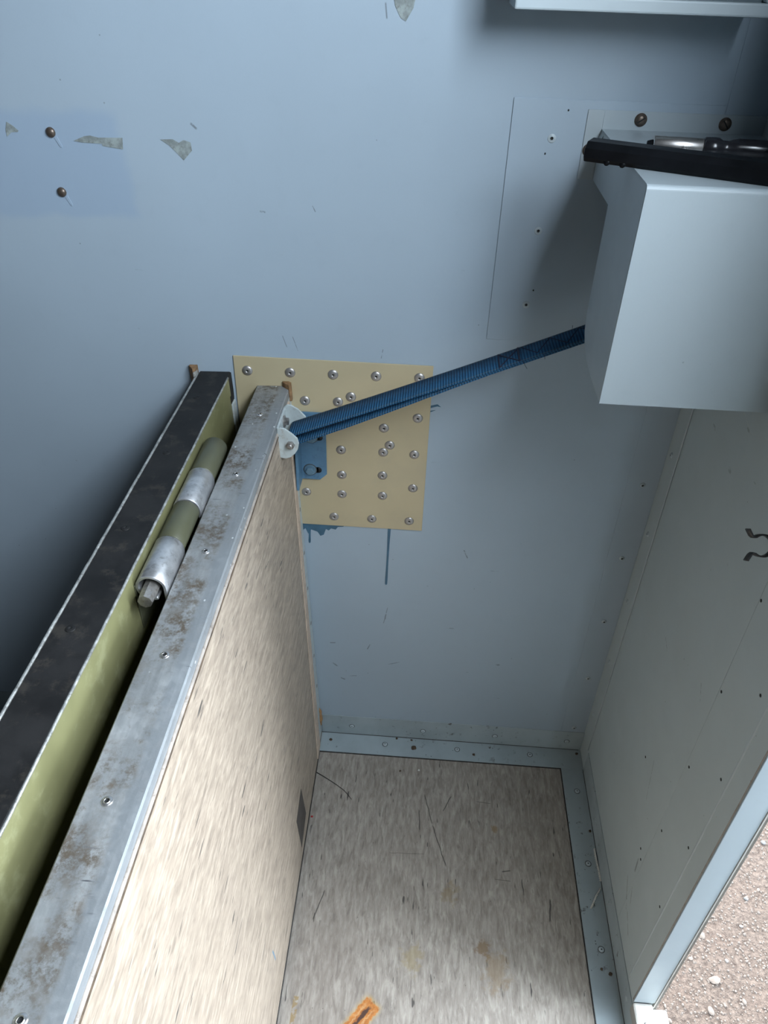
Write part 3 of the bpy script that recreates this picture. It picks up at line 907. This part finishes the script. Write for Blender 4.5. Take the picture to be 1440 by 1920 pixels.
# folded cap: top with a shallow rolled right edge, left and right lips
cap = [(-.0505, H - .014), (-.0505, H - .0015), (-.0490, H), (-.0075, H + .0001), (-.0012, H - .0002), (.0004, H - .0016), (.0004, H - .0125), (-.0014, H - .0125), (-.0014, H - .0040), (-.0485, H - .0025), (-.0485, H - .014)]
prism(bm, cap, 1, -L, -.0005)
top1 = obj('top_trim', bm, 'worn', p1, local=True, label='worn grey metal edge trim')
bm = NB(); prism(bm, [(-.0005, .010), (-.0005, H - .0125), (-.0250, H - .0125), (-.0450, .010)], 0, -.0015, .0006); fl1 = obj('end_flange', bm, 'white_br', p1, local=True, label='pale edge flange with screws')
bm = NB(); prism(bm, [(-.0400, H - .0125), (-.0790, .012), (-.0440, .012), (-.0250, H - .0125)], 0, -.0015, .0034, .0007); obj('adhesive_strip', bm, 'tan', p1, local=True, label='tan strip along the vinyl edge')
bm = NB(); prism(bm, [(-.0400, H - .0190), (-L, H - .0190), (-L, .010), (-.0795, .010)], 0, -.0015, .0020, .0005); vf1 = obj('vinyl_face', bm, 'vinyl_panel', p1, local=True, label='cream streaked vinyl sheet')
bm = NB(); tube(bm, [(.0004, -.0395 - (L - .04) * k / 60, H - .0152 + random.uniform(-.0004, .0004)) for k in range(61)], .0023, 8); obj('sealant_bead', bm, 'bead', p1, local=True)
bm = NB(); tube(bm, [(.0004, -.0395 - (L - .04) * k / 60, H - .0190 + random.uniform(-.0005, .0005)) for k in range(61)], .0024, 6); obj('dark_seam', bm, 'crumb', p1, local=True)
bm = NB(); bmesh.ops.create_icosphere(bm, subdivisions=3, radius=1.0, matrix=Matrix.Translation((.0005, -.0075, .060)) @ Matrix.Diagonal((.0050, .0060, .030, 1)))
for v in bm.verts: v.co += Vector((math.sin(v.co.z * 260) * .0008, math.sin(v.co.z * 190 + 1) * .0010, 0))
for f in bm.faces: f.smooth = True
obj('glue_blob', bm, 'glue', p1, local=True, label='amber blob of dried glue')
bm = NB(); box(bm, (-.0400, -L, -.0015), (.0026, -.0500, .0098), 0.002); obj('bottom_gasket', bm, 'dark_edge', p1, local=True)
bm = NB()
prism(bm, [(.0, -.0005), (-.010, -.0005), (-.010, -.003), (-.004, -.009), (.0015, -.0125), (.0045, -.0105), (.004, -.004)], 2, H - .02, H + .0085, .0008)
obj('torn_corner', bm, 'wood', p1, local=True, label='torn brown corner of the sheet')
for y in (-.091, -.244, -.397, -.551, -.705, -.858, -1.01):
    inst('screw', RIV_PANEL, top1, (-.0285, y + .002, H + .0001), ROT_UP, world=False)
for z in (.615, .52, .435, .345, .255, .165, .075, .70):
    inst('screw', RIV_FLAT, fl1, (.0006, -.0125, z), (0, PI / 2, 0), world=False)
bm = NB()
prism(bm, [(-.239, .150), (-.2265, .050), (-.2865, .034), (-.2965, .137)], 0, .0016, .0024)  # thin dark four-cornered piece laid on the vinyl
obj('dark_patch', bm, 'patch', vf1, local=True, label='dark flat patch on the vinyl')

# clevis bracket on the panel's face
fx = -.0015
cl = NB()
HB = H - .0
prism(cl, [(-.118, .787), (-.057, .787), (-.057, .838), (-.118, .838)], 0, .0004, .0036, 0.0008)
# near and far ear outlines in (x, z)
near = [(.0010, .836), (.006, .8375), (.013, .8355), (.022, .828), (.029, .8205), (.0305, .8125), (.0285, .803), (.0235, .795), (.017, .789), (.010, .7865), (.003, .7875), (.0010, .790)]
far = [(.0010, .838), (.006, .842), (.012, .8415), (.022, .835), (.032, .823), (.033, .812), (.0285, .802), (.0235, .794), (.017, .788), (.010, .786), (.003, .787), (.0010, .790)]
prism(cl, near, 1, -.1185, -.1150, 0.0008)
prism(cl, far, 1, -.0600, -.0565, 0.0008)
clev = obj('clevis_bracket', cl, 'white_br', p1, local=True, label='chipped white clevis bracket')
bm = NB(); hex_bolt_bm(bm, .0062, .0055, .0090)
B1 = mesh_of('bolt', bm, 'steel')
inst('bolt', B1, clev, (.0036, -.080, .826), (0, PI / 2, 0), world=False, label='steel hex bolt')
bm = NB(); hex_bolt_bm(bm, .0064, .0045, 0)
lathe(bm, [(.0042, .0040), (.0042, .0060), (.003, .0075), (0, .0080)], 14)
bmesh.ops.recalc_face_normals(bm, faces=bm.faces[:])
B2 = mesh_of('nut', bm, 'steel')
inst('nut', B2, clev, (.0185, -.1185, .8105), (PI / 2, 0, 0), world=False, label='domed steel nut')
bm = NB(); lathe(bm, [(0, 0), (.0032, 0), (.0032, .062), (0, .062)], 14)
bmesh.ops.recalc_face_normals(bm, faces=bm.faces[:])
inst('pin', mesh_of('pin', bm, 'steel'), clev, (.0185, -.1185, .8105), (-PI / 2, 0, 0), world=False)

# the second panel, farther left
H2 = .8605
p2 = make_panel('floor_panel', 'raised floor panel with black top edge and olive green side', -.6505, H2)
bm = NB(); box(bm, (-.048, -L, .002), (-.0012, -.001, H2 - .003)); obj('core', bm, 'olive', p2, local=True, label='olive green panel body')
bm = NB(); box(bm, (-.0012, -L, H2 - .0300), (.0004, -.020, H2 - .001), 0.0003); obj('side_flange', bm, 'olive', p2, local=True, label='olive green folded flange')
bm = NB(); box(bm, (-.0475, -L, H2 - .004), (-.0016, -.0005, H2 + .0002), 0.0006)
prism(bm, [(-.030, H2 - .045), (-.0008, H2 - .045), (-.0002, H2 - .03), (-.0002, H2 - .001), (-.030, H2 - .001)], 1, -.020, -.0005)
top2 = obj('top_trim', bm, 'black_top', p2, local=True, label='worn black edge trim')
bm = NB(); tube(bm, [(-.0496, -.004 - (L - .004) * k / 80, H2 - .0008 + random.uniform(-.0004, .0004)) for k in range(81)], .0020, 6); obj('edge_lip', bm, 'lip', p2, local=True, label='abraded metal lip')
bm = NB(); tube(bm, [(-.0004, -.020 - (L - .020) * k / 80, H2 - .0008 + random.uniform(-.0003, .0003)) for k in range(81)], .0016, 6); obj('edge_lip', bm, 'lip', p2, local=True)
bm = NB(); box(bm, (-.0545, -L, .010), (-.0505, -.002, H2 - .006), 0.0008); obj('vinyl_face', bm, 'vinyl_panel', p2, local=True)
bm = NB()
prism(bm, [(-.0500, -.0005), (-.0620, -.0005), (-.0625, -.004), (-.0580, -.010), (-.0540, -.016), (-.0500, -.013)], 2, H2 - .03, H2 + .0110, .0008)
obj('torn_corner', bm, 'wood', p2, local=True, label='torn brown corner of the sheet')
bm = NB(); box(bm, (-.0535, -.0190, H2 - .02), (-.0495, -.006, H2 + .006), 0.0008); obj('white_core', bm, 'creamwhite', p2, local=True)
bm = NB(); box(bm, (-.010, -.0185, .01), (.0012, -.0010, H2 - .046), 0.0006); obj('end_flange', bm, 'white_br', p2, local=True)
for y in (-.085, -.232, -.388, -.543, -.699, -.855, -1.01):
    inst('screw', RIV_BLACK, top2, (-.0305, y + .002, H2 + .0003), ROT_UP, world=False)

# ------------------------------------------------------------------ hinge between the panels
HXc, HZc = -.6620, .8455
t = thing('hinge', 'heavy hinge of olive and bare aluminium knuckles between the two panels', 'hinge', (HXc, -.18, HZc))
RY = Matrix.Translation((HXc, 0, HZc)) @ Matrix.Rotation(PI / 2, 4, 'X')    # local z -> -y
def knuckle(y0, y1, mat, leaf, r=.0162, label=None):
    """a rolled leaf: most of a ring plus a tangent leaf running down one side"""
    bm = NB()
    th = .0034
    if leaf == 'left':     # wraps from the left panel over the pin
        a0, a1 = PI, -PI * .62
        tang = [(-r, -.045)]
    else:
        a0, a1 = 0, PI * 1.62
        tang = [(r, -.045)]
    N = 22
    outer = [(r * math.cos(a0 + (a1 - a0) * k / N), r * math.sin(a0 + (a1 - a0) * k / N)) for k in range(N + 1)]
    innr = [((r - th) * math.cos(a0 + (a1 - a0) * k / N), (r - th) * math.sin(a0 + (a1 - a0) * k / N)) for k in range(N + 1)]
    s = -1 if leaf == 'left' else 1
    pts = [(s * r, -.045)] + outer + innr[::-1] + [(s * (r - th), -.045)]
    prism(bm, [(HXc + u, HZc + v) for u, v in pts], 1, y1, y0)
    for f in bm.faces:
        if abs(f.normal.y) < .5: f.smooth = True
    o = obj('knuckle', bm, mat, t, label=label)
    md = o.modifiers.new('bevel', 'BEVEL'); md.width = .0006; md.segments = 1; md.limit_method = 'ANGLE'; md.angle_limit = math.radians(50)
    return o
knuckle(-.186, -.2585, 'olive_dk', 'left', .0158, 'olive painted knuckle')
knuckle(-.2600, -.3270, 'alu_worn', 'right', .0166, 'bare aluminium knuckle')
knuckle(-.3285, -.3945, 'olive_dk', 'left', .0158, 'olive painted knuckle')
knuckle(-.3960, -.4640, 'alu_worn', 'right', .0166, 'bare aluminium knuckle')
bm = NB()
lathe(bm, [(0, .183), (.0085, .183), (.0085, .470), (.0085, .474), (.0078, .484), (0, .4845)], 8, RY)
for f in bm.faces: f.smooth = False
bmesh.ops.recalc_face_normals(bm, faces=bm.faces[:])
obj('hinge_pin', bm, 'steel', t, label='hinge pin with flat-sided end')
bm = NB(); box(bm, (HXc - .0185, -.464, HZc - .060), (HXc - .0165, -.186, HZc + .002), 0.0005); obj('leaf', bm, 'olive_dk', t)

# ------------------------------------------------------------------ strap
def make_strap():
    t = thing('webbing_strap', 'blue ribbed webbing strap stretched from the clevis bracket to behind the box', 'strap', (-.5725, -.0885, .806))
    # pin position in the world
    m = parent_matrix(p1)
    pin = m @ Vector((.0185, -.0885, .8105))
    yc, wy = -.0885, .0425
    r = .0072
    x1, z1 = -.300, .949
    x2, z2 = -.006, 1.0745
    d = Vector((x2 - pin.x, 0, z2 - (pin.z + r))).normalized()
    path = []
    # upper run from the wall end to the pin, around, and back beneath it
    n1 = 26
    top0 = Vector((x2, yc, z2))
    nrm = Vector((-d.z, 0, d.x))
    a_top = math.atan2(nrm.z, nrm.x)
    ptop = pin + Vector((math.cos(a_top) * r, 0, math.sin(a_top) * r)); ptop.y = yc
    for k in range(n1):
        f = k / n1
        p = top0.lerp(ptop, f)
        p.z -= .004 * math.sin(PI * f)
        path.append(p)
    for k in range(13):
        a = a_top + PI * k / 12 * 1.05
        path.append(Vector((pin.x + r * math.cos(a), yc, pin.z + r * math.sin(a))))
    join = Vector((x1, yc, z1 - .0044))
    # where the upper run is at x1
    fx_ = (x1 - x2) / (ptop.x - x2)
    zu = top0.lerp(ptop, fx_).z - .004 * math.sin(PI * fx_)
    join.z = zu - .0030
    last = path[-1]
    for k in range(1, 25):
        f = k / 24
        p = last.lerp(join, f)
        p.z -= .004 * math.sin(PI * f) * (1 - f)
        path.append(p)
    for k in range(1, 9):
        f = k / 8
        x = x1 + (x2 - x1) * f
        g = (x - x2) / (ptop.x - x2)
        z = top0.lerp(ptop, g).z - .004 * math.sin(PI * g) - .0030
        path.append(Vector((x, yc, z)))
    # build with UVs (u along the length in metres, v across)
    bm = NB()
    uvl = bm.loops.layers.uv.new('UVMap')
    th = .0018
    rows, us, u = [], [], 0.0
    for i, p in enumerate(path):
        tdir = (path[min(i + 1, len(path) - 1)] - path[max(i - 1, 0)]).normalized()
        nn = Vector((-tdir.z, 0, tdir.x)) * th / 2
        if i: u += (p - path[i - 1]).length
        us.append(u)
        W = Vector((0, wy / 2, 0))
        rows.append([bm.verts.new(p - W - nn), bm.verts.new(p + W - nn), bm.verts.new(p + W + nn), bm.verts.new(p - W + nn)])
    vv = [0.0, 1.0, 1.0, 0.0]
    for i in range(len(rows) - 1):
        for k in range(4):
            k2 = (k + 1) % 4
            f = bm.faces.new((rows[i][k], rows[i][k2], rows[i + 1][k2], rows[i + 1][k]))
            f.smooth = k in (0, 2)
            for lp, (uu, w) in zip(f.loops, ((us[i], vv[k]), (us[i], vv[k2]), (us[i + 1], vv[k2]), (us[i + 1], vv[k]))):
                lp[uvl].uv = (uu, w)
    bm.faces.new(rows[0][::-1]); bm.faces.new(rows[-1])
    bmesh.ops.recalc_face_normals(bm, faces=bm.faces[:])
    web = obj('webbing', bm, 'strap', t)
    def top(x, s):     # point on the upper face; s across in -0.5..0.5 (negative is towards the viewer)
        g = (x - x2) / (ptop.x - x2)
        z = top0.lerp(ptop, g).z - .004 * math.sin(PI * g) + .0012
        return Vector((x, yc + s * wy, z))
    def stitch(a, b, r, label=None):
        bm = NB()
        n = 8
        tube(bm, [top(a[0] + (b[0] - a[0]) * k / n, a[1] + (b[1] - a[1]) * k / n) for k in range(n + 1)], r, 6)
        obj('stitching', bm, 'thread', web, label=label)
    A, B = -.291, -.266
    stitch((A, -.46), (A, .46), .0011, 'navy stitched box with a cross')
    stitch((B, -.46), (B, .46), .0015)
    stitch((A, -.44), (B, .44), .0010)
    stitch((A, .44), (B, -.44), .0011)
    C = -.262
    for k in range(3):
        stitch((C + .036 * k, .44), (C + .036 * (k + .5), -.30), .0006)
        stitch((C + .036 * (k + .5), -.30), (C + .036 * (k + 1), .44), .0006)
    for (x, s, dx, dz) in ((-.262, -.5, .006, -.010), (-.198, .5, -.001, .006), (-.236, -.5, .001, -.007), (-.37, -.5, .002, -.006)):
        bm = NB()
        q = top(x, s)
        tube(bm, [q, q + Vector((dx * .5, -.002, dz * .6)), q + Vector((dx, -.003, dz))], .0003, 5)
        obj('loose_thread', bm, 'thread', web)
    # anchor tab behind the box
    bm = NB()
    box(bm, (-.0075, -.116, 1.045), (-.0022, -.060, 1.100), .0008)
    obj('anchor_tab', bm, 'steel', t)
make_strap()

# ------------------------------------------------------------------ spring clip on the right wall
t = thing('spring_clip', 'dark open spring clip standing out from the grey right wall', 'clip', (0, -.3725, .8805))
cc, rr = Vector((-.0160, -.3725, .8805)), .0118
UPV, WID = Vector((0, .6, .8)), Vector((0, .8, -.6))
def arc(a1, n=16): return [(rr * math.cos(a1 * k / n), rr * math.sin(a1 * k / n)) for k in range(n + 1)]
for sg in (1, -1):
    pr = arc(math.radians(132))
    ex, ez = pr[-1]
    pr += [(ex - .0018, ez - .0004), (ex - .0042, ez + .0016), (ex - .0068, ez + .0062), (ex - .0080, ez + .0085)]
    bm = NB()
    ribbon(bm, [cc + Vector((u, 0, 0)) + UPV * (v * sg) for u, v in pr], WID * .011, .0016)
    obj('prong', bm, 'spring', t)
bm = NB()
bmesh.ops.create_cube(bm, size=1, matrix=Matrix.Translation((-.0024, cc.y, cc.z)) @ Matrix.Rotation(-math.atan2(.6, .8), 4, 'X') @ Matrix.Diagonal((.0048, .013, .016, 1)))
obj('base', bm, 'spring', t)

# ------------------------------------------------------------------ litter on the floor
def tie(pts, label, teeth_side):
    bm = NB()
    P = [Vector(p) for p in pts]
    ribbon(bm, P, (.0016, 0.0, .0020), .0011)
    for i in range(len(P) - 1):
        n = max(1, int((P[i + 1] - P[i]).length / .0034))
        for k in range(n):
            q = P[i].lerp(P[i + 1], (k + .5) / n)
            d = (P[i + 1] - P[i]).normalized()
            s = Vector((-d.y, d.x, 0)) * teeth_side
            c = q + s * .0014
            box(bm, c - Vector((.0008, .0008, .0012)), c + Vector((.0008, .0008, .0012)))
    o = obj('cable_tie', bm, 'tie')
    tag(o, label, 'cable tie', 'cable tie offcuts')
zf = .0032
tie([(-.0042, -.226, zf), (-.0050, -.240, zf), (-.0042, -.255, zf), (-.0030, -.272, zf), (-.0028, -.290, zf)], 'white toothed cable tie offcut lying along the right wall', -1)
tie([(-.0060, -.3025, zf), (-.0160, -.318, zf), (-.0225, -.330, zf), (-.0295, -.342, zf)], 'white toothed cable tie offcut lying slantwise on the floor strip', 1)
bm = NB(); tube(bm, [(-.5605, -.104, .0020), (-.546, -.112, .0030), (-.529, -.122, .0034), (-.514, -.131, .0030), (-.499, -.141, .0022), (-.489, -.151, .0014), (-.482, -.159, .0008)], lambda f: .00095 - .0005 * f, 6)
tag(obj('bristle', bm, 'dark_edge'), 'thin curved black bristle on the vinyl by the panel foot', 'bristle')
def crumb(x, y, z, r, mat, label, seed, group='crumbs of dirt on the floor'):
    rnd = random.Random(seed)
    bm = NB()
    bmesh.ops.create_icosphere(bm, subdivisions=2, radius=r)
    for v in bm.verts:
        v.co *= rnd.uniform(.65, 1.15)
        v.co.z = max(v.co.z * .55, -r * .3)
    o = obj('dirt_crumb', bm, mat)
    o.location = (x, y, z + r * .3)
    tag(o, label, 'dirt', group)
crumb(-.361, -.027, T, .0058, 'crumb', 'largest brown clump of dirt, on the back floor strip', 1)
crumb(-.232, -.033, T, .0032, 'crumb', 'small dark crumb right of the middle of the back floor strip', 2)
crumb(-.541, -.021, T, .0034, 'crumb', 'dark crumb on the back floor strip next to the panel', 3)
crumb(-.010, -.012, T, .0034, 'crumb', 'dirt crumb in the corner where the two walls meet', 4)
crumb(-.3985, -.006, T, .0026, 'crumb', 'tiny dark crumb at the foot of the back wall', 5)
crumb(-.366, -.0075, T, .0026, 'crumb', 'tiny dark crumb against the wall behind the brown clump', 12)
crumb(-.348, -.080, 0, .0024, 'tie', 'tiny white crumb on the vinyl near the back strip', 6)
crumb(-.387, -.085, 0, .0026, 'crumb', 'dark crumb on the vinyl left of the white crumb', 7)
crumb(-.5565, -.203, 0, .0026, 'crumb_red', 'tiny red crumb against the foot of the panel', 8)
crumb(-.012, -.450, T, .0036, 'crumb', 'black crumb on the right floor strip near the doorway', 9)
crumb(-.026, -.443, T, .0026, 'crumb', 'small black crumb beside the last strip rivet', 10)
crumb(-.0075, -.19, T, .003, 'crumb', 'small dark crumb at the right wall behind the cable tie', 11)

# ------------------------------------------------------------------ gravel outside
def peb_mesh(seed, mat):
    rnd = random.Random(seed)
    bm = NB()
    bmesh.ops.create_icosphere(bm, subdivisions=2, radius=1.0)
    ph = [rnd.uniform(0, 6) for _ in range(6)]
    for v in bm.verts:
        c = v.co.copy()
        k = 1 + .16 * math.sin(2.3 * c.x + ph[0]) + .14 * math.sin(2.9 * c.y + ph[1]) + .12 * math.sin(3.3 * c.z + ph[2]) + rnd.uniform(-.05, .05)
        v.co = Vector((c.x * 1.15, c.y * .9, c.z * .68)) * k
    for f in bm.faces: f.smooth = rnd.random() < .5
    return mesh_of('pebble', bm, mat)
PEB = {m: [peb_mesh(20 + i + 10 * j, m) for i in range(3)] for j, m in enumerate(('peb_pale', 'peb_tan', 'peb_grey'))}
PLAB = {'peb_pale': 'small pale pebble lying on the sunlit gravel outside', 'peb_tan': 'small tan pebble lying on the sunlit gravel outside', 'peb_grey': 'small dark grey pebble lying on the sunlit gravel outside'}
rnd = random.Random(3)
def pebble(x, y, r, m):
    o = bpy.data.objects.new('pebble', rnd.choice(PEB[m]))
    COL.objects.link(o)
    s = r
    o.location = (x, y, -1.0 + s * .28)
    o.scale = (s, s * rnd.uniform(.8, 1.15), s * rnd.uniform(.75, 1.0))
    o.rotation_euler = (rnd.uniform(-.3, .3), rnd.uniform(-.3, .3), rnd.uniform(0, 6.28))
    tag(o, PLAB[m], 'pebble', 'pebbles on the gravel')
for k in range(150):
    if k < 110: x, y = rnd.uniform(.34, 1.05), rnd.uniform(-.28, .75)
    else: x, y = rnd.uniform(.2, 1.8), rnd.uniform(-1.3, 1.3)
    r = rnd.choice((.005, .006, .006, .007, .008, .010, .013))
    pebble(x, y, r, rnd.choice(('peb_pale', 'peb_pale', 'peb_tan', 'peb_tan', 'peb_tan', 'peb_grey')))
pv, pf = [], []
for k in range(9000):
    x, y = (rnd.uniform(.3, 1.2), rnd.uniform(-.4, .9)) if k < 7000 else (rnd.uniform(.1, 2.2), rnd.uniform(-1.6, 1.6))
    r = rnd.uniform(.0015, .0050)
    b0 = len(pv)
    a = rnd.uniform(0, 6.28)
    for q in range(5):
        rr_ = r * rnd.uniform(.7, 1.25)
        pv.append((x + rr_ * math.cos(a + q * 1.2566), y + rr_ * math.sin(a + q * 1.2566), -1.0005))
    for q in range(5):
        rr_ = r * rnd.uniform(.35, .75)
        pv.append((x + rr_ * math.cos(a + q * 1.2566), y + rr_ * math.sin(a + q * 1.2566), -1.0 + r * rnd.uniform(.5, 1.1)))
    for q in range(5):
        q2 = (q + 1) % 5
        pf.append((b0 + q, b0 + q2, b0 + 5 + q2, b0 + 5 + q))
    pf.append((b0 + 5, b0 + 6, b0 + 7, b0 + 8, b0 + 9))
me = bpy.data.meshes.new('grit')
me.from_pydata(pv, [], pf)
me.materials.append(M['peb_tan'])
o = bpy.data.objects.new('grit', me)
COL.objects.link(o)
o['kind'] = 'stuff'
tag(o, 'fine sandy grit scattered over the ground outside', 'gravel')
